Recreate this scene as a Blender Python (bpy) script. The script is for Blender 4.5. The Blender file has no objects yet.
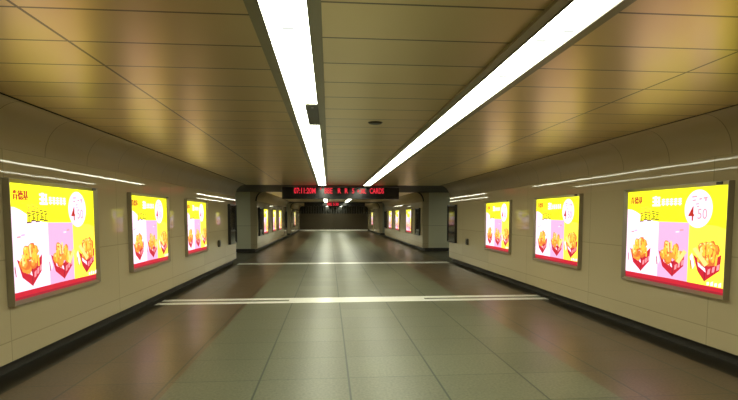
import bpy, bmesh, math, random
from mathutils import Vector, Matrix

scene = bpy.context.scene
COL = scene.collection
PI = math.pi

# ------------------------------------------------------------------ layout (metres; x right, y along the passage, z up)
XL, XR = -3.38, 4.52            # wall faces
CX = 0.5 * (XL + XR)
ZC = 2.83                       # ceiling
ZS = 2.40                       # spring of the cove
RC = 0.35                       # width of the cove
ZB = 0.15                       # underside of the wall panels
Y_BACK = -5.0
SEC = [(Y_BACK, 17.8), (23.0, 38.8), (43.2, 56.0)]      # hall sections, cross passages between
XO = 8.0                        # reach of the cross passages beyond the walls
LIGHTX = (-0.235, 1.385)

# ------------------------------------------------------------------ materials
def nodes(name):
    m = bpy.data.materials.new(name)
    m.use_nodes = True
    nt = m.node_tree
    return m, nt, nt.nodes['Principled BSDF']

def plain(name, col, rough=0.5, metal=0.0, spec=0.5, noise=0.0, nscale=20.0, coat=0.0):
    m, nt, p = nodes(name)
    p.inputs['Base Color'].default_value = (*col, 1)
    p.inputs['Roughness'].default_value = rough
    p.inputs['Metallic'].default_value = metal
    p.inputs['Specular IOR Level'].default_value = spec
    if coat:
        p.inputs['Coat Weight'].default_value = coat
        p.inputs['Coat Roughness'].default_value = 0.05
    if noise:
        tc = nt.nodes.new('ShaderNodeTexCoord')
        n = nt.nodes.new('ShaderNodeTexNoise')
        n.inputs['Scale'].default_value = nscale
        r = nt.nodes.new('ShaderNodeMapRange')
        r.inputs['To Min'].default_value = 1 - noise
        r.inputs['To Max'].default_value = 1 + noise
        mx = nt.nodes.new('ShaderNodeVectorMath'); mx.operation = 'SCALE'
        mx.inputs[0].default_value = col
        nt.links.new(tc.outputs['Object'], n.inputs['Vector'])
        nt.links.new(n.outputs['Fac'], r.inputs['Value'])
        nt.links.new(r.outputs['Result'], mx.inputs['Scale'])
        nt.links.new(mx.outputs['Vector'], p.inputs['Base Color'])
    return m

def glow(name, col, s=1.0):
    m, nt, p = nodes(name)
    p.inputs['Base Color'].default_value = (0.02, 0.02, 0.02, 1)
    p.inputs['Roughness'].default_value = 0.4
    p.inputs['Emission Color'].default_value = (*col, 1)
    p.inputs['Emission Strength'].default_value = s
    return m

class G:
    """tiny node-math helper"""
    def __init__(s, nt): s.nt = nt
    def n(s, t): return s.nt.nodes.new(t)
    def put(s, v, sock):
        if isinstance(v, (int, float)): sock.default_value = v
        else: s.nt.links.new(v, sock)
    def m(s, op, a, b=0.0, c=0.0):
        k = s.n('ShaderNodeMath'); k.operation = op
        s.put(a, k.inputs[0]); s.put(b, k.inputs[1]); s.put(c, k.inputs[2])
        return k.outputs[0]
    def line(s, v, off, pitch, w):
        """1 inside a joint of width w, every pitch from off"""
        t = s.m('DIVIDE', s.m('SUBTRACT', v, off), pitch)
        d = s.m('ABSOLUTE', s.m('SUBTRACT', t, s.m('ROUND', t)))
        return s.m('LESS_THAN', d, 0.5 * w / pitch)
    def at(s, v, x, w):
        return s.m('LESS_THAN', s.m('ABSOLUTE', s.m('SUBTRACT', v, x)), 0.5 * w)
    def xyz(s):
        tc = s.n('ShaderNodeTexCoord'); sp = s.n('ShaderNodeSeparateXYZ')
        s.nt.links.new(tc.outputs['Object'], sp.inputs[0])
        return tc.outputs['Object'], sp.outputs[0], sp.outputs[1], sp.outputs[2]
    def cell(s, v, off, pitch):
        return s.m('FLOOR', s.m('DIVIDE', s.m('SUBTRACT', v, off), pitch))
    def rnd(s, a, b):
        w = s.n('ShaderNodeTexWhiteNoise'); w.noise_dimensions = '2D'
        cb = s.n('ShaderNodeCombineXYZ'); s.put(a, cb.inputs[0]); s.put(b, cb.inputs[1])
        s.nt.links.new(cb.outputs[0], w.inputs['Vector'])
        return w.outputs['Value']
    def noise(s, vec, scale, detail=2.0):
        k = s.n('ShaderNodeTexNoise'); k.inputs['Scale'].default_value = scale
        k.inputs['Detail'].default_value = detail
        s.nt.links.new(vec, k.inputs['Vector']); return k.outputs['Fac']
    def mix(s, f, a, b):
        k = s.n('ShaderNodeMix'); k.data_type = 'RGBA'
        s.put(f, k.inputs[0])
        for v, i in ((a, 6), (b, 7)):
            if isinstance(v, tuple): k.inputs[i].default_value = (*v, 1)
            else: s.nt.links.new(v, k.inputs[i])
        return k.outputs[2]
    def scale(s, col, f):
        k = s.n('ShaderNodeVectorMath'); k.operation = 'SCALE'
        if isinstance(col, tuple): k.inputs[0].default_value = col
        else: s.nt.links.new(col, k.inputs[0])
        s.put(f, k.inputs['Scale']); return k.outputs[0]
    def bump(s, h, strength, dist=0.01):
        k = s.n('ShaderNodeBump'); k.inputs['Strength'].default_value = strength
        k.inputs['Distance'].default_value = dist
        s.nt.links.new(h, k.inputs['Height']); return k.outputs[0]

def floor_material():
    m, nt, p = nodes('floor_granite'); g = G(nt)
    o, x, y, z = g.xyz()
    jx = g.line(x, 0.195, 0.92, 0.020)
    jy = g.m('MULTIPLY', g.line(y, 4.95, 0.75, 0.014), 0.75)
    j = g.m('MAXIMUM', jx, jy)
    tile = g.rnd(g.cell(x, 0.195, 0.92), g.cell(y, 4.95, 0.75))
    speck = g.noise(o, 38.0, 6.0)
    cloud = g.noise(o, 2.2, 4.0)
    f = g.m('ADD', g.m('ADD', g.m('MULTIPLY', speck, 1.3), g.m('MULTIPLY', cloud, 0.45)), g.m('ADD', g.m('MULTIPLY', tile, 0.16), 0.05))
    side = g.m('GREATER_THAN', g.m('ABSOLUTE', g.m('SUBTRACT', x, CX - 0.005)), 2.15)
    edge_shade = g.m('GREATER_THAN', g.m('ABSOLUTE', g.m('SUBTRACT', x, CX)), 3.70)  # dark band along each wall foot, its shade put into the floor colour
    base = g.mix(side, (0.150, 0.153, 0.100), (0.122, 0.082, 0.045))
    base = g.mix(edge_shade, base, (0.030, 0.025, 0.016))
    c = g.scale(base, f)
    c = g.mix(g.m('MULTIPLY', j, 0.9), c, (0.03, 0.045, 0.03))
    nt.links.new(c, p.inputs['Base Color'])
    r = g.m('SUBTRACT', g.m('ADD', 0.33, g.m('MULTIPLY', cloud, 0.12)), g.m('MULTIPLY', side, 0.08))
    nt.links.new(r, p.inputs['Roughness'])
    p.inputs['Specular IOR Level'].default_value = 0.5
    nt.links.new(g.bump(g.m('SUBTRACT', g.m('MULTIPLY', speck, 0.10), j), 0.08, 0.004), p.inputs['Normal'])
    return m

def ceiling_material():
    m, nt, p = nodes('ceiling_metal'); g = G(nt)
    o, x, y, z = g.xyz()
    y = g.m('SUBTRACT', y, g.m('MULTIPLY', g.m('LESS_THAN', x, LIGHTX[0]), 0.20))
    jy = g.m('MULTIPLY', g.line(y, 3.14, 0.51, 0.018), 1.0)
    jx = g.m('MAXIMUM', g.at(x, CX - 2.245, 0.02), g.at(x, CX + 2.245, 0.02))
    j = g.m('MAXIMUM', jx, jy)
    side = g.m('ADD', g.m('GREATER_THAN', x, CX - 2.245), g.m('GREATER_THAN', x, CX + 2.245))
    tile = g.rnd(g.cell(y, 3.14, 0.51), side)
    c = g.scale((0.72, 0.57, 0.275), g.m('ADD', 0.92, g.m('MULTIPLY', tile, 0.14)))
    c = g.mix(g.m('MULTIPLY', j, 0.85), c, (0.045, 0.035, 0.02))
    nt.links.new(c, p.inputs['Base Color'])
    p.inputs['Metallic'].default_value = 0.75
    nt.links.new(g.m('ADD', 0.29, g.m('MULTIPLY', tile, 0.04)), p.inputs['Roughness'])
    wav = g.noise(o, 1.6, 1.0)
    nt.links.new(g.bump(g.m('SUBTRACT', g.m('MULTIPLY', wav, 0.3), j), 0.06, 0.01), p.inputs['Normal'])
    return m

def wall_material(name, col, rough, pitch, off, zjoints, spec=0.5, jd=0.6):
    m, nt, p = nodes(name); g = G(nt)
    o, x, y, z = g.xyz()
    j = g.line(y, off, pitch, 0.012)
    for zz in zjoints: j = g.m('MAXIMUM', j, g.at(z, zz, 0.012))
    tile = g.rnd(g.cell(y, off, pitch), g.cell(z, 0.37, 0.87))
    c = g.scale(col, g.m('ADD', 0.95, g.m('MULTIPLY', tile, 0.08)))
    c = g.mix(g.m('MULTIPLY', j, jd), c, (0.06, 0.05, 0.03))
    nt.links.new(c, p.inputs['Base Color'])
    p.inputs['Roughness'].default_value = rough
    p.inputs['Specular IOR Level'].default_value = spec
    wav = g.noise(o, 2.0, 1.0)
    nt.links.new(g.bump(g.m('SUBTRACT', g.m('MULTIPLY', wav, 1.0), g.m('MULTIPLY', j, 0.5)), 0.06, 0.01), p.inputs['Normal'])
    return m

M = {}
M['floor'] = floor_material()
M['ceiling'] = ceiling_material()
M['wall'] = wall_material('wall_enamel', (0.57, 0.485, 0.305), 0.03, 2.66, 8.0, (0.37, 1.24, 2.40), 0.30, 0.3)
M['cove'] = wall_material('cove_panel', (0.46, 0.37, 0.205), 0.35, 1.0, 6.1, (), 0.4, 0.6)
M['skirt'] = plain('skirting_stone', (0.035, 0.032, 0.025), 0.6, noise=0.3)
M['gap'] = plain('shadow_gap_black', (0.012, 0.010, 0.008), 0.8)
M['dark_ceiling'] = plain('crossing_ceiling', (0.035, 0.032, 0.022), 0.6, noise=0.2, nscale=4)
M['side_wall'] = wall_material('passage_panel', (0.80, 0.79, 0.60), 0.22, 1.2, 0.0, (1.24,), 0.4)
M['brown'] = plain('brown_stone', (0.036, 0.025, 0.009), 0.3, noise=0.25, nscale=6)
M['upper'] = plain('dark_upper_wall', (0.012, 0.012, 0.010), 0.12)
M['white_stone'] = plain('white_inlay', (0.95, 0.95, 0.90), 0.3, noise=0.03, nscale=12)
M['frame'] = plain('aluminium_frame', (0.40, 0.36, 0.27), 0.35, 0.6)
M['frame_dark'] = plain('dark_frame', (0.025, 0.024, 0.024), 0.3, 0.3)
M['dark_glass'] = plain('dark_display_face', (0.018, 0.018, 0.022), 0.06)
M['trim'] = plain('light_trim', (0.30, 0.275, 0.16), 0.4, 0.4)
M['tube'] = glow('diffuser_white', (0.98, 1.0, 0.76), 14.0)
M['fill_lamp'] = glow('fill_lamp', (0.95, 1.0, 0.80), 13.0)
M['bracket_glow'] = glow('glowing_bracket', (0.80, 0.84, 0.78), 1.0)  # bracket plates glow by emission, standing in for light through the diffuser
M['bracket'] = plain('bracket_grey', (0.55, 0.55, 0.5), 0.5)
M['black'] = plain('sign_black', (0.008, 0.008, 0.012), 0.25)
M['sign_face'] = plain('sign_face', (0.006, 0.006, 0.012), 0.15)
M['led'] = glow('led_red', (1.0, 0.02, 0.05), 0.95)
M['grey_box'] = plain('grey_box', (0.075, 0.07, 0.055), 0.4)
M['olive_dark'] = plain('dark_olive_cover', (0.055, 0.055, 0.025), 0.45)
M['fitting'] = plain('dark_bronze', (0.06, 0.045, 0.02), 0.4, 0.3)
# backlit print inks
INK = {
    'yellow': (1.42, 1.40, 0.012), 'pale_yellow': (1.55, 1.30, 0.09), 'white': (1.40, 1.06, 1.32), 'lilac': (1.0, 0.56, 0.90),
    'red': (0.72, 0.006, 0.035), 'deep_red': (0.46, 0.006, 0.03), 'orange': (1.2, 0.42, 0.045), 'gold': (1.3, 0.72, 0.06),
    'toast': (0.9, 0.20, 0.03), 'brown': (0.13, 0.035, 0.008), 'ink_red': (0.60, 0.02, 0.01), 'straw': (1.25, 0.95, 0.30),
    'rose': (1.15, 0.40, 0.45)}
INKS = list(INK)
for k in INKS: M['ink_' + k] = glow('print_' + k, INK[k], 1.0)

# ------------------------------------------------------------------ mesh helpers
def obj(name, bm, mats, parent=None, loc=None, smooth=False):
    me = bpy.data.meshes.new(name)
    bmesh.ops.recalc_face_normals(bm, faces=bm.faces)
    bm.to_mesh(me); bm.free()
    for m in (mats if isinstance(mats, (list, tuple)) else [mats]): me.materials.append(m)
    if smooth:
        for f in me.polygons: f.use_smooth = True
    o = bpy.data.objects.new(name, me); COL.objects.link(o)
    if parent: o.parent = parent
    if loc: o.location = loc
    return o

def add_box(bm, x0, x1, y0, y1, z0, z1, mi=0, bev=0.0):
    vs = [bm.verts.new((x, y, z)) for x in (x0, x1) for y in (y0, y1) for z in (z0, z1)]
    fs = [bm.faces.new([vs[i] for i in q]) for q in ((0, 1, 3, 2), (4, 6, 7, 5), (0, 4, 5, 1), (2, 3, 7, 6), (0, 2, 6, 4), (1, 5, 7, 3))]
    for f in fs: f.material_index = mi
    if bev:
        es = list({e for f in fs for e in f.edges})
        bmesh.ops.bevel(bm, geom=es, offset=bev, segments=2, affect='EDGES', material=mi)
    return fs

def box(*a, mi=0, bev=0.0):
    bm = bmesh.new(); add_box(bm, *a, mi=mi, bev=bev); return bm

def add_cyl(bm, c, axis, r, h, seg=20, mi=0, r2=None):
    """cylinder from c along axis for h"""
    r2 = r if r2 is None else r2
    a = Vector(axis).normalized()
    u = a.orthogonal().normalized(); w = a.cross(u)
    c = Vector(c); A = []; B = []
    for i in range(seg):
        t = 2 * PI * i / seg
        d = u * math.cos(t) + w * math.sin(t)
        A.append(bm.verts.new(c + d * r)); B.append(bm.verts.new(c + a * h + d * r2))
    fs = [bm.faces.new(A), bm.faces.new(B)]
    for i in range(seg):
        k = (i + 1) % seg
        fs.append(bm.faces.new((A[i], A[k], B[k], B[i])))
    for f in fs: f.material_index = mi

def prism_y(bm, poly, y0, y1, mi=0, mats=None):
    A = [bm.verts.new((x, y0, z)) for x, z in poly]
    B = [bm.verts.new((x, y1, z)) for x, z in poly]
    bm.faces.new(A).material_index = mi; bm.faces.new(B).material_index = mi
    n = len(poly)
    for i in range(n):
        k = (i + 1) % n
        f = bm.faces.new((A[i], A[k], B[k], B[i]))
        f.material_index = mats[i] if mats else mi

def struct(name, bm, mats):
    o = obj(name, bm, mats); o['kind'] = 'structure'; return o

def thing(name, label, cat, loc=(0, 0, 0), rz=0.0, group=None):
    o = bpy.data.objects.new(name, None); COL.objects.link(o)
    o.location = loc; o.rotation_euler = (0, 0, rz); o.empty_display_size = 0.1
    o['label'] = label; o['category'] = cat
    if group: o['group'] = group
    return o

def dup(root, loc, rz, label):
    r = root.copy(); COL.objects.link(r); r.location = loc; r.rotation_euler = (0, 0, rz); r['label'] = label
    for ch in list(root.children):
        c = ch.copy(); COL.objects.link(c); c.parent = r
        for s in list(ch.children):
            d = s.copy(); COL.objects.link(d); d.parent = c
    return r

# ------------------------------------------------------------------ the shell
Y_END = SEC[-1][1]
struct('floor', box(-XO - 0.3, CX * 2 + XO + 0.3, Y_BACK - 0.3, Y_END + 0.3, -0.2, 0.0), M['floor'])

def cove_poly(side):
    """closed cross-section of a wall panel with the cove at its head; side -1 left, +1 right"""
    w = XL if side < 0 else XR
    s = side
    pts = [(w, ZB), (w, ZS)]; mats = [0]
    for i in range(1, 11):
        t = 0.5 * PI * i / 10
        pts.append((w - s * (RC - RC * math.cos(t)), ZS + (ZC - ZS) * math.sin(t))); mats.append(1)
    pts += [(w - s * RC, ZC + 0.06), (w + s * 0.3, ZC + 0.06), (w + s * 0.3, ZB)]
    mats += [2, 2, 0, 0]
    return pts, mats

for si, (y0, y1) in enumerate(SEC):
    for side, nm in ((-1, 'left'), (1, 'right')):
        w = XL if side < 0 else XR
        p, mm = cove_poly(side)
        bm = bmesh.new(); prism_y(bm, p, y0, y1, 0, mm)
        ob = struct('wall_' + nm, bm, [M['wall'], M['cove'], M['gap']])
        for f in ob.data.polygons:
            f.use_smooth = f.material_index == 1
        a, b = sorted((w + side * 0.12, w + side * 0.3))
        struct('baseboard_' + nm, box(a, b, y0 + 0.02, y1 - 0.02, 0.0, ZB), M['skirt'])
    g = 0.04
    struct('ceiling', box(XL + RC + g, XR - RC - g, y0, y1, ZC, ZC + 0.05), M['ceiling'])
# dark slab above everything closes the joint between ceiling and cove
struct('ceiling', box(-XO - 0.3, CX * 2 + XO + 0.3, Y_BACK - 0.3, Y_END + 0.3, ZC + 0.06, ZC + 0.2), M['gap'])

# the two unlit cross passages
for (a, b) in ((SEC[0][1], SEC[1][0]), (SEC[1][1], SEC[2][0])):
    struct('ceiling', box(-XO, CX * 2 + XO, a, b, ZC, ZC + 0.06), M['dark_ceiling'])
    for side, nm in ((-1, 'left'), (1, 'right')):
        w = XL if side < 0 else XR
        x0, x1 = sorted((w + side * 0.3, CX + side * (XO + CX * 0 + 0.0)))
        struct('wall_' + nm, box(x0, x1, a - 0.3, a, 0.0, ZC), M['side_wall'])
        struct('wall_' + nm, box(x0, x1, b, b + 0.3, ZB, ZC), M['side_wall'])
        struct('baseboard_' + nm, box(x0, x1, b + 0.03, b + 0.3, 0.0, ZB), M['skirt'])
        e0, e1 = sorted((CX + side * XO, CX + side * (XO + 0.3)))
        struct('wall_' + nm, box(e0, e1, a - 0.3, b + 0.3, 0.0, ZC), M['side_wall'])

# unseen lamp panels added in each side passage to brighten the crossing walls
lab = {(0, -1): 'left of the first crossing', (0, 1): 'right of the first crossing', (1, -1): 'left of the second crossing', (1, 1): 'right of the second crossing'}
for k, (a, b) in enumerate(((SEC[0][1], SEC[1][0]), (SEC[1][1], SEC[2][0]))):
    for side in (-1, 1):
        w = XL if side < 0 else XR
        t = thing('fill_panel', 'added unseen fill lamp panel in the side passage ceiling ' + lab[k, side], 'ceiling light', (w + side * 2.2, 0.5 * (a + b), ZC))
        bm = bmesh.new()
        for q in ((-0.34, 0.34, -0.34, -0.3), (-0.34, 0.34, 0.3, 0.34), (-0.34, -0.3, -0.3, 0.3), (0.3, 0.34, -0.3, 0.3)):
            add_box(bm, *q, -0.03, 0)
        obj('frame', bm, M['trim'], t)
        obj('diffuser', box(-0.3, 0.3, -0.3, 0.3, -0.02, -0.004), M['fill_lamp'], t)

# end walls
struct('wall_front', box(XL - 0.3, XR + 0.3, Y_BACK - 0.3, Y_BACK, 0.0, ZC + 0.06), M['side_wall'])
bm = bmesh.new()
add_box(bm, XL - 0.3, XR + 0.3, Y_END + 0.02, Y_END + 0.3, 0.0, ZC + 0.06, mi=1)
for x0, x1 in ((XL - 0.02, CX - 0.01), (CX + 0.01, XR + 0.02)):
    add_box(bm, x0, x1, Y_END - 0.04, Y_END + 0.02, 0.12, 1.98, mi=0, bev=0.006)
add_box(bm, XL, XR, Y_END - 0.06, Y_END + 0.02, 0.0, 0.12, mi=2)
struct('wall_back', bm, [M['brown'], M['upper'], M['white_stone']])
bm = bmesh.new()
for i in range(27):
    x = XL + 0.15 + i * (XR - XL - 0.3) / 26
    add_box(bm, x - 0.03, x + 0.03, Y_END - 0.03, Y_END + 0.02, 1.99, ZC - 0.02, bev=0.004)
struct('trim_1', bm, plain('dark_fins', (0.05, 0.048, 0.04), 0.3))

# white stone inlays in the floor
bm = bmesh.new()
for y0, y1 in ((9.40, 9.61), (9.77, 9.98)):
    add_box(bm, XL + 0.04, XR - 0.04, y0, y1, -0.01, 0.0015)
add_box(bm, CX - 1.38, CX + 1.38, 9.61, 9.77, -0.01, 0.0015)
struct('trim_2', bm, M['white_stone'])
struct('trim_3', box(XL + 0.15, XR - 0.15, 17.05, 17.55, -0.01, 0.0015), M['white_stone'])
struct('trim_4', box(XL + 0.04, XR - 0.04, 54.4, 55.7, -0.01, 0.0015), M['white_stone'])
# dark edging round the mouths of the second and third section
for k, (y0, y1) in enumerate(SEC[1:]):
    bm = bmesh.new()
    for side in (-1, 1):
        w = XL if side < 0 else XR
        inn = [(w, 0.15), (w, ZS)]; out = [(w + side * 0.06, 0.15), (w + side * 0.06, ZS)]
        for i in range(1, 11):
            t = 0.5 * PI * i / 10
            inn.append((w - side * (RC - RC * math.cos(t)), ZS + (ZC - ZS) * math.sin(t)))
            out.append((w + side * 0.06 - side * (RC + 0.06 - (RC + 0.06) * math.cos(t)), min(ZC - 0.002, ZS + (ZC - ZS + 0.05) * math.sin(t))))
        n = len(inn)
        for i in range(1, n - 1):
            vs = []
            for yy in (y0 - 0.02, y0 + 0.005):
                for q in (inn[i], inn[i + 1], out[i + 1], out[i]):
                    vs.append(bm.verts.new((q[0], yy, q[1])))
            for q in ((0, 1, 2, 3), (4, 7, 6, 5), (0, 4, 5, 1), (1, 5, 6, 2), (2, 6, 7, 3), (3, 7, 4, 0)):
                bm.faces.new([vs[j] for j in q])
    bmesh.ops.remove_doubles(bm, verts=bm.verts, dist=1e-5)
    struct('trim_%d' % (5 + k), bm, M['frame_dark'])

# ------------------------------------------------------------------ ceiling light strips
def strip_light(x, y0, y1, label, brackets=()):
    t = thing('strip_light', label, 'ceiling light', (x, y0, ZC), 0, 'long ceiling light strips')
    L = y1 - y0; hw = 0.130
    bm = bmesh.new()
    for s in (-1, 1):
        a, b = sorted((s * hw, s * (hw + 0.07)))
        add_box(bm, a, b, 0, L, -0.022, 0)
    for a, b in ((0, 0.03), (L - 0.03, L)):
        add_box(bm, -hw, hw, a, b, -0.022, 0)
    obj('frame', bm, M['trim'], t)
    bm = bmesh.new()
    for s in (-1, 1):
        a, b = sorted((s * (hw - 0.006), s * hw))
        add_box(bm, a, b, 0.03, L - 0.03, -0.028, 0)
    obj('edge_channel', bm, M['fitting'], t)
    obj('diffuser', box(-hw + 0.006, hw - 0.006, 0.03, L - 0.03, -0.018, -0.002), M['tube'], t)
    for bx, by in brackets:
        bm = bmesh.new(); add_box(bm, bx - 0.035, bx + 0.035, by - y0 - 0.02, by - y0 + 0.02, -0.026, -0.018, bev=0.003)
        obj('bracket', bm, M['bracket_glow'], t)
    return t

names = [('near the camera, carrying the small dark cover', 'near the camera, the clear one without a cover'),
         ('beyond the large red sign, on the side of the wide panel gap', ''), ('', '')]
strip_light(LIGHTX[0], Y_BACK, 17.7, 'long white ceiling light strip carrying the small dark cover plate', [(0.0, 2.95), (-0.03, 3.84)])
strip_light(LIGHTX[1], Y_BACK, 17.7, 'long white ceiling light strip of the near hall without any cover plate', [(0.06, 2.86), (-0.04, 3.02), (0.0, 3.8)])
for (y0, y1), w in zip(SEC[1:], ('between the two red signs', 'past the smaller far red sign')):
    for x, sd in zip(LIGHTX, ('left', 'right')):
        strip_light(x, y0 + 0.15, y1 - 0.15, 'white ceiling light strip %s, %s one of the pair' % (w, sd))

# dark cover on the first strip
t = thing('mounted_cover', 'small dark rectangular cover plate over part of the ceiling light strip', 'cover plate', (-0.160, 5.36, ZC - 0.0285))
bm = box(-0.072, 0.055, -0.53, 0.53, -0.014, -0.0005, bev=0.004); obj('plate', bm, M['olive_dark'], t)
for s in (-1, 1):
    bm = bmesh.new(); add_cyl(bm, (0.0, s * 0.42, -0.018), (0, 0, 1), 0.012, 0.006, 12); obj('screw', bm, M['bracket'], t)

# small round fitting in the ceiling between the strips
t = thing('ceiling_speaker', 'small dark round fitting in the ceiling between the two light strips', 'ceiling fitting', (0.565, 5.88, ZC))
bm = bmesh.new(); add_cyl(bm, (0, 0, -0.014), (0, 0, 1), 0.072, 0.014, 28, r2=0.09); obj('rim', bm, M['fitting'], t)
bm = bmesh.new(); add_cyl(bm, (0, 0, -0.018), (0, 0, 1), 0.055, 0.005, 24); obj('grille', bm, M['frame_dark'], t)

# ------------------------------------------------------------------ text
def text_mesh(body, size, align='CENTER', bold=0.0):
    cu = bpy.data.curves.new('lettering', 'FONT')
    cu.body = body; cu.size = size; cu.align_x = align; cu.align_y = 'CENTER'; cu.offset = bold
    cu.resolution_u = 3
    o = bpy.data.objects.new('lettering', cu); COL.objects.link(o)
    dg = bpy.context.evaluated_depsgraph_get()
    me = bpy.data.meshes.new_from_object(o.evaluated_get(dg))
    vs = [v.co.copy() for v in me.vertices]; fs = [list(p.vertices) for p in me.polygons]
    bpy.data.objects.remove(o); bpy.data.curves.remove(cu); bpy.data.meshes.remove(me)
    return vs, fs

# ------------------------------------------------------------------ light boxes
PW, PH = 1.83, 1.265            # lit print
PZ0 = 0.789
FB = 0.045                      # frame border
FD = 0.075                      # depth of the case

class Print:
    """flat printed shapes in u (0..1), v (0..1); local x = along the wall, y = out of the wall (minus), z up"""
    def __init__(s): s.bm = bmesh.new(); s.layer = 0
    def poly(s, pts, ink, lift=None):
        y = -FD + 0.047 - (s.layer if lift is None else lift) * 0.0001
        f = s.bm.faces.new([s.bm.verts.new(((u - 0.5) * PW, y, v * PH)) for u, v in pts])
        f.material_index = INKS.index(ink)
    def up(s): s.layer += 1
    def ell(s, u, v, a, b, ink, rot=0.0, n=22, wob=0.0, rng=None):
        pts = []
        for i in range(n):
            t = 2 * PI * i / n
            k = 1 + (rng.uniform(-wob, wob) if wob else 0)
            x, y = a * math.cos(t) * k * PW, b * math.sin(t) * k * PH
            pts.append((u + (x * math.cos(rot) - y * math.sin(rot)) / PW, v + (x * math.sin(rot) + y * math.cos(rot)) / PH))
        s.poly(pts, ink)
    def text(s, body, u, v, size, ink, sx=1.0, bold=0.0):
        vs, fs = text_mesh(body, size, bold=bold)
        y = -FD + 0.047 - s.layer * 0.0001
        bv = [s.bm.verts.new(((u - 0.5) * PW + p.x * sx, y, v * PH + p.y)) for p in vs]
        for f in fs:
            try: s.bm.faces.new([bv[i] for i in f]).material_index = INKS.index(ink)
            except ValueError: pass

def food(P, u, v, w, h, rng, lid=False, tall=1.0):
    """cardboard box of fried pieces seen on its corner; u,v = centre, w,h = size"""
    L, R, B, T = u - w / 2, u + w / 2, v - h / 2, v + h / 2
    mid = u + (0.02 if not lid else -0.01)
    P.up()
    # box: two faces
    P.poly([(L + 0.005, v + 0.05), (mid, v - h * 0.12), (mid, B), (L + 0.05, B + h * 0.22)], 'red')
    P.poly([(mid, v - h * 0.12), (R, v + 0.07), (R - 0.01, v - h * 0.20), (mid, B)], 'red')
    P.up()
    P.poly([(mid - 0.004, v - h * 0.12), (mid + 0.006, v - h * 0.12), (mid + 0.006, B), (mid - 0.004, B)], 'deep_red')
    P.up()
    # pale stripes on the faces
    for k in range(3):
        t = 0.2 + 0.28 * k
        a = (L + 0.03 + (mid - L - 0.03) * t, v + 0.02 - h * 0.16 * t)
        P.poly([(a[0], a[1] - 0.03), (a[0] + 0.022, a[1] - 0.045), (a[0] + 0.03, a[1] - 0.085), (a[0] + 0.008, a[1] - 0.07)], 'white')
        b = (mid + (R - mid) * t, v - h * 0.10 + h * 0.22 * t)
        P.poly([(b[0], b[1] - 0.06), (b[0] + 0.022, b[1] - 0.045), (b[0] + 0.016, b[1] - 0.10), (b[0] - 0.004, b[1] - 0.11)], 'rose')
    # a flap at the side
    P.poly([(L - 0.025, v + 0.02), (L - 0.005, v + 0.06), (L + 0.022, v - 0.06), (L + 0.006, v - 0.1)], 'white')
    P.poly([(L - 0.02, v - 0.02), (L - 0.012, v + 0.0), (L - 0.004, v - 0.10), (L - 0.012, v - 0.10)], 'deep_red')
    P.up()
    # fried pieces heaped in the box
    for k in range(15):
        a = rng.uniform(0, 2 * PI); r = rng.uniform(0.3, 1.0)
        uu = u + 0.36 * w * r * math.cos(a); vv = v + 0.06 + 0.24 * h * r * math.sin(a)
        P.up()
        P.ell(uu + 0.004, vv - 0.012, 0.038, 0.046, rng.choice(('toast', 'orange', 'toast')), rng.uniform(0, 3), 12, 0.16, rng)
        P.up()
        P.ell(uu, vv, 0.026, 0.032, rng.choice(('orange', 'gold', 'gold', 'orange')), rng.uniform(0, 3), 11, 0.18, rng)
        P.up()
        P.ell(uu - 0.006, vv + 0.012, 0.011, 0.013, 'straw', rng.uniform(0, 3), 8, 0.2, rng)
    # fries standing up at the back
    P.up()
    for k in range(7):
        uu = u - 0.3 * w + 0.6 * w * k / 6; vv = T - 0.05 - 0.12 * abs(k / 6 - 0.45) * 1.5
        d = rng.uniform(-0.012, 0.012)
        P.poly([(uu, vv - 0.09), (uu + 0.016, vv - 0.09), (uu + 0.016 + d, vv + 0.015), (uu + d, vv + 0.015)], rng.choice(('gold', 'straw', 'gold')))

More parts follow.
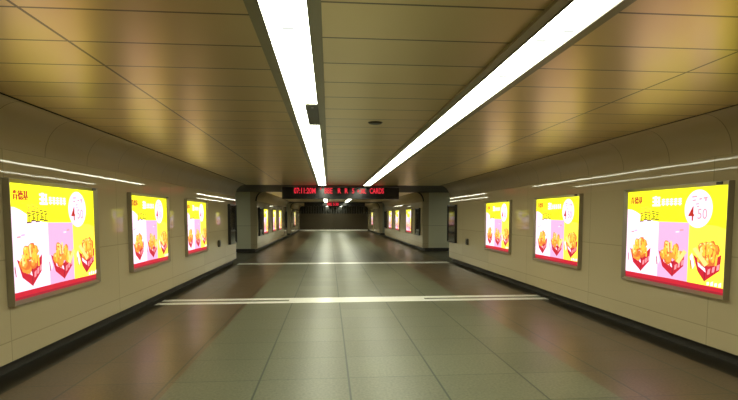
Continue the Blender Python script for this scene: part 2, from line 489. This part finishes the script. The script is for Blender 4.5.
def build_print():
    rng = random.Random(4)
    P = Print()
    P.poly([(0, 0), (1, 0), (1, 1), (0, 1)], 'yellow')
    P.up()
    curve = [(0.0, 0.80), (0.05, 0.795), (0.10, 0.775), (0.15, 0.745), (0.20, 0.71), (0.26, 0.685), (0.32, 0.668), (0.38, 0.66)]
    P.poly([(0, 0.0)] + [(0.382, 0.0)] + curve[::-1], 'white')
    P.poly([(0.382, 0.0), (0.685, 0.0), (0.685, 0.655), (0.382, 0.66)], 'lilac')
    P.poly([(0.685, 0.0), (1, 0.0), (1, 0.60), (0.92, 0.63), (0.80, 0.64), (0.685, 0.655)], 'pale_yellow')
    P.up()
    # red band along the foot
    P.poly([(0, 0), (1, 0), (1, 0.062), (0.5, 0.068), (0, 0.066)], 'red')
    P.up()
    P.poly([(0, 0), (1, 0), (1, 0.022), (0, 0.022)], 'deep_red')
    # white ellipse with the price
    P.ell(0.758, 0.79, 0.122, 0.185, 'white', 0.0, 36)
    P.up()
    P.text('4', 0.700, 0.735, 0.25, 'ink_red', 0.8, 0.002)
    P.text('50', 0.795, 0.735, 0.18, 'rose', 0.9)
    for (a, b, c, d) in ((0.70, 0.90, 0.045, 0.012), (0.705, 0.865, 0.03, 0.012), (0.735, 0.83, 0.03, 0.010), (0.745, 0.805, 0.02, 0.01), (0.765, 0.875, 0.022, 0.014), (0.80, 0.885, 0.035, 0.012), (0.815, 0.86, 0.012, 0.025)):
        P.poly([(a, b), (a + c, b + 0.004), (a + c, b + d + 0.004), (a, b + d)], 'rose')
    # heading in thick white characters, one large and a run of smaller ones
    P.up()
    for (a, b, c, d) in ((0.300, 0.905, 0.085, 0.022), (0.300, 0.865, 0.085, 0.020), (0.300, 0.825, 0.090, 0.022), (0.322, 0.825, 0.026, 0.11), (0.362, 0.83, 0.02, 0.09)):
        P.poly([(a, b), (a + c, b), (a + c, b + d), (a, b + d)], 'white')
        P.up()
    for k in range(5):
        a = 0.402 + 0.042 * k
        for (du, dv, w, h) in ((0, 0.0, 0.036, 0.016), (0, 0.026, 0.036, 0.013), (0.002, 0.048, 0.032, 0.014), (0.012, -0.01, 0.013, 0.075)):
            P.poly([(a + du, 0.838 + dv), (a + du + w, 0.838 + dv), (a + du + w, 0.838 + dv + h), (a + du, 0.838 + dv + h)], 'white')
        P.up()
    # red shop name
    for du in (-0.004, -0.002, 0.0, 0.002, 0.004):
        P.text('肯德基', 0.112 + du, 0.893, 0.115, 'ink_red', 0.78)
        P.up()
    # hand-brushed slogan on a yellow flash
    P.up()
    for row, (u0, v0, n, cw, ch, sl) in enumerate(((0.165, 0.755, 3, 0.042, 0.058, -0.10), (0.165, 0.665, 5, 0.042, 0.078, 0.10))):
        for k in range(n):
            a = u0 + k * (cw + 0.002); b = v0 + sl * k * cw + 0.012 * (k % 2)
            P.poly([(a - 0.004, b - 0.010), (a + cw, b - 0.006), (a + cw + 0.005, b + ch), (a + 0.002, b + ch + 0.010)], 'brown' if row else 'gold')
        P.up()
        for k in range(n):
            a = u0 + k * (cw + 0.002); b = v0 + sl * k * cw + 0.012 * (k % 2)
            P.poly([(a - 0.002, b + 0.004), (a + cw - 0.002, b + 0.004), (a + cw + 0.003, b + ch - 0.004), (a, b + ch - 0.002)], 'yellow')
        P.up()
        for k in range(n):
            a = u0 + k * (cw + 0.002); b = v0 + sl * k * cw + 0.012 * (k % 2)
            ink = 'brown' if row else 'orange'
            P.poly([(a + 0.006, b + ch * 0.62), (a + cw * 0.85, b + ch * 0.68), (a + cw * 0.85, b + ch * 0.84), (a + 0.006, b + ch * 0.76)], ink)
            P.poly([(a + cw * 0.30, b + 0.006), (a + cw * 0.52, b + 0.006), (a + cw * 0.56, b + ch * 0.60), (a + cw * 0.36, b + ch * 0.60)], ink)
            if k % 2: P.poly([(a + cw * 0.62, b + ch * 0.14), (a + cw * 0.9, b + ch * 0.20), (a + cw * 0.86, b + ch * 0.42), (a + cw * 0.62, b + ch * 0.34)], ink)
        P.up()
    # small pale lettering left of and above the food
    for a, b, c in ((0.06, 0.53, 'rose'), (0.10, 0.545, 'lilac'), (0.56, 0.55, 'white'), (0.60, 0.57, 'rose')):
        P.poly([(a, b), (a + 0.035, b + 0.004), (a + 0.035, b + 0.018), (a, b + 0.014)], c)
    P.up()
    food(P, 0.172, 0.30, 0.255, 0.41, rng)
    food(P, 0.525, 0.30, 0.27, 0.41, rng)
    food(P, 0.855, 0.30, 0.24, 0.40, rng, True)
    P.up()
    P.poly([(0.735, 0.40), (0.765, 0.42), (0.875, 0.27), (0.845, 0.24)], 'straw')
    P.poly([(0.585, 0.26), (0.615, 0.235), (0.685, 0.36), (0.655, 0.385)], 'straw')
    P.up()
    for k in range(4):
        a = 0.87 + k * 0.032
        P.poly([(a, 0.07), (a + 0.02, 0.075), (a + 0.02, 0.105 + 0.012 * (k % 2)), (a, 0.10)], 'white')
    return P.bm

def frame_bm(w, h, b, d, depth=0.03):
    """picture-frame case whose front slopes in to the print: local x along the wall, -y out of the wall, z up from 0"""
    bm = bmesh.new()
    def ring(x, z0, z1, y):
        return [bm.verts.new(q) for q in ((-x, y, z0), (x, y, z0), (x, y, z1), (-x, y, z1))]
    lip = 0.008
    rings = [ring(w / 2, 0, h, 0), ring(w / 2 + b, -b, h + b, 0), ring(w / 2 + b, -b, h + b, -d),
             ring(w / 2 + b - lip, -b + lip, h + b - lip, -d), ring(w / 2, 0, h, -d + depth)]
    for i in range(5):
        p, q = rings[i], rings[(i + 1) % 5]
        for k in range(4):
            bm.faces.new((p[k], p[(k + 1) % 4], q[(k + 1) % 4], q[k]))
    return bm

def light_box(loc, rz, label, group):
    t = thing('light_box', label, 'advertising light box', loc, rz, group)
    obj('frame', frame_bm(PW, PH, FB, FD, 0.04), M['frame'], t)
    obj('printed_panel', build_print(), [M['ink_' + k] for k in INKS], t)
    obj('case_back', box(-PW / 2, PW / 2, -FD + 0.050, 0, 0, PH), M['frame_dark'], t)
    bm = bmesh.new(); add_box(bm, PW / 2 - 0.12, PW / 2 - 0.03, -FD - 0.012, -FD, PH + 0.006, PH + 0.036, bev=0.003)
    obj('latch', bm, M['frame_dark'], t)
    return t

def wall_pose(side, yc):
    # local -y faces the passage
    return ((XL, yc, PZ0), PI / 2) if side < 0 else ((XR, yc, PZ0), -PI / 2)

BOXES = [  # side, centre y, label
    (-1, 6.39, 'largest lit food poster light box on the left wall, nearest the camera'),
    (-1, 9.56, 'lit food poster light box on the left wall, second from the camera'),
    (-1, 12.81, 'third lit food poster light box on the left wall, before the dark panel'),
    (1, 6.08, 'largest lit food poster light box on the right wall, nearest the camera'),
    (1, 9.34, 'lit food poster light box on the right wall, second from the camera'),
    (1, 12.73, 'third lit food poster light box on the right wall, before the dark panel'),
    (-1, 26.45, 'lit food poster light box past the first crossing, first on its left wall'),
    (-1, 30.55, 'lit food poster light box past the first crossing, second on its left wall'),
    (-1, 34.05, 'lit food poster light box past the first crossing, third on its left wall'),
    (1, 27.25, 'lit food poster light box past the first crossing, first on its right wall'),
    (1, 31.85, 'lit food poster light box past the first crossing, second on its right wall'),
    (1, 35.55, 'lit food poster light box past the first crossing, third on its right wall'),
    (-1, 48.6, 'far small lit poster light box past the second crossing, on the left wall'),
    (1, 50.6, 'far small lit poster light box past the second crossing, on the right wall'),
]
proto = None
for side, yc, lab in BOXES:
    loc, rz = wall_pose(side, 0.015 + yc * (0.978 if side < 0 else 0.984))
    if proto is None: proto = light_box(loc, rz, lab, 'lit food poster light boxes along the walls')
    else: dup(proto, loc, rz, lab)

# unlit narrow display panels
def dark_panel(loc, rz, label):
    t = thing('display_panel', label, 'unlit display panel', loc, rz, 'dark unlit display panels')
    obj('frame', frame_bm(1.0, PH, 0.05, 0.09), M['frame_dark'], t)
    obj('face', box(-0.5, 0.5, -0.06, 0, 0, PH), M['dark_glass'], t)
    return t
DARK = [(-1, 17.0, 'dark unlit display panel at the end of the left wall, before the first crossing'),
        (1, 17.25, 'dark unlit display panel at the end of the right wall, before the first crossing'),
        (-1, 23.95, 'dark unlit display panel just past the first crossing, on the left wall'),
        (1, 24.1, 'dark unlit display panel just past the first crossing, on the right wall'),
        (-1, 37.7, 'dark unlit display panel before the second crossing, on the left wall'),
        (1, 38.0, 'dark unlit display panel before the second crossing, on the right wall')]
proto = None
for side, yc, lab in DARK:
    loc, rz = wall_pose(side, yc)
    if proto is None: proto = dark_panel(loc, rz, lab)
    else: dup(proto, loc, rz, lab)

# small boxes on the wall
def call_box(loc, rz, label):
    t = thing('call_box', label, 'wall box', loc, rz, 'small grey wall boxes')
    obj('case', box(-0.085, 0.085, -0.06, 0, 0, 0.20, bev=0.008), M['grey_box'], t)
    obj('lid', box(-0.06, 0.06, -0.068, -0.06, 0.03, 0.17, bev=0.003), M['frame_dark'], t)
    return t
a = call_box((XL, 15.0, 0.76), PI / 2, 'small grey box low on the left wall before the dark panel')
dup(a, (XR, 15.35, 0.76), -PI / 2, 'small grey box low on the right wall before the dark panel')

# ------------------------------------------------------------------ hanging red-letter signs
def led_sign(x0, x1, y, z0, z1, label, words, drop):
    t = thing('led_sign', label, 'electronic sign', ((x0 + x1) / 2, y, z0))
    w, h = x1 - x0, z1 - z0
    obj('housing', box(-w / 2, w / 2, 0.0, 0.16, 0, h, bev=0.012), M['black'], t)
    obj('display_face', box(-w / 2 + 0.05, w / 2 - 0.05, -0.006, 0.0, 0.04, h - 0.03), M['sign_face'], t)
    for body, ux, uz, sz, sx in words:
        bm = bmesh.new()
        vs, fs = text_mesh(body, sz, 'LEFT', 0.006)
        bv = [bm.verts.new((ux - (x0 + x1) / 2 + p.x * sx, -0.011, uz - z0 + p.y)) for p in vs]
        for f in fs:
            try: bm.faces.new([bv[i] for i in f])
            except ValueError: pass
        obj('red_lettering', bm, M['led'], t)
    for s in (-1, 1):
        obj('hanger', box(s * w * 0.36 - 0.02, s * w * 0.36 + 0.02, 0.06, 0.10, h - 0.01, h + drop), M['black'], t)
    return t
ZW = 2.655
led_sign(-1.78, 2.72, 18.6, 2.35, 2.80, 'long black hanging sign with red letters under the first crossing',
         [('07:11:20M', -1.33, ZW, 0.30, 0.66), ("'", -0.34, ZW, 0.3, 1.0), ('88E', -0.18, ZW, 0.30, 0.72), ('R', 0.33, ZW, 0.27, 0.8),
          ('R', 0.60, ZW, 0.27, 0.8), ('5', 0.88, ZW, 0.27, 0.8), ('+:38L', 1.08, ZW - 0.01, 0.25, 0.62), ('CARDS', 1.57, ZW, 0.29, 0.60)], 0.035)
led_sign(-2.0, 2.95, 39.4, 2.50, 2.80, 'smaller far black hanging sign with red letters under the second crossing',
         [('88E 5:38', -0.16, 2.65, 0.32, 0.85)], 0.035)

# ------------------------------------------------------------------ world, camera, view
w = bpy.data.worlds.new('World'); scene.world = w; w.use_nodes = True
w.node_tree.nodes['Background'].inputs[0].default_value = (0, 0, 0, 1)

F, CYP = 480.0, 248.2
cd = bpy.data.cameras.new('camera'); cam = bpy.data.objects.new('camera', cd); COL.objects.link(cam)
cd.sensor_width = 36.0; cd.sensor_fit = 'HORIZONTAL'; cd.lens = F / 738 * 36
cd.shift_y = (CYP - 200) / 738; cd.clip_end = 200; cd.clip_start = 0.05
cam.location = (0, 0, 1.7); cam.rotation_euler = (PI / 2 - 0.066983, 0, -0.082956)
scene.camera = cam

vs = scene.view_settings
scene.display_settings.display_device = 'sRGB'
vs.view_transform = 'Standard'; vs.look = 'None'; vs.exposure = 0.0; vs.gamma = 1.0; vs.use_curve_mapping = False
scene.cycles.max_bounces = 10; scene.cycles.diffuse_bounces = 5; scene.cycles.glossy_bounces = 6
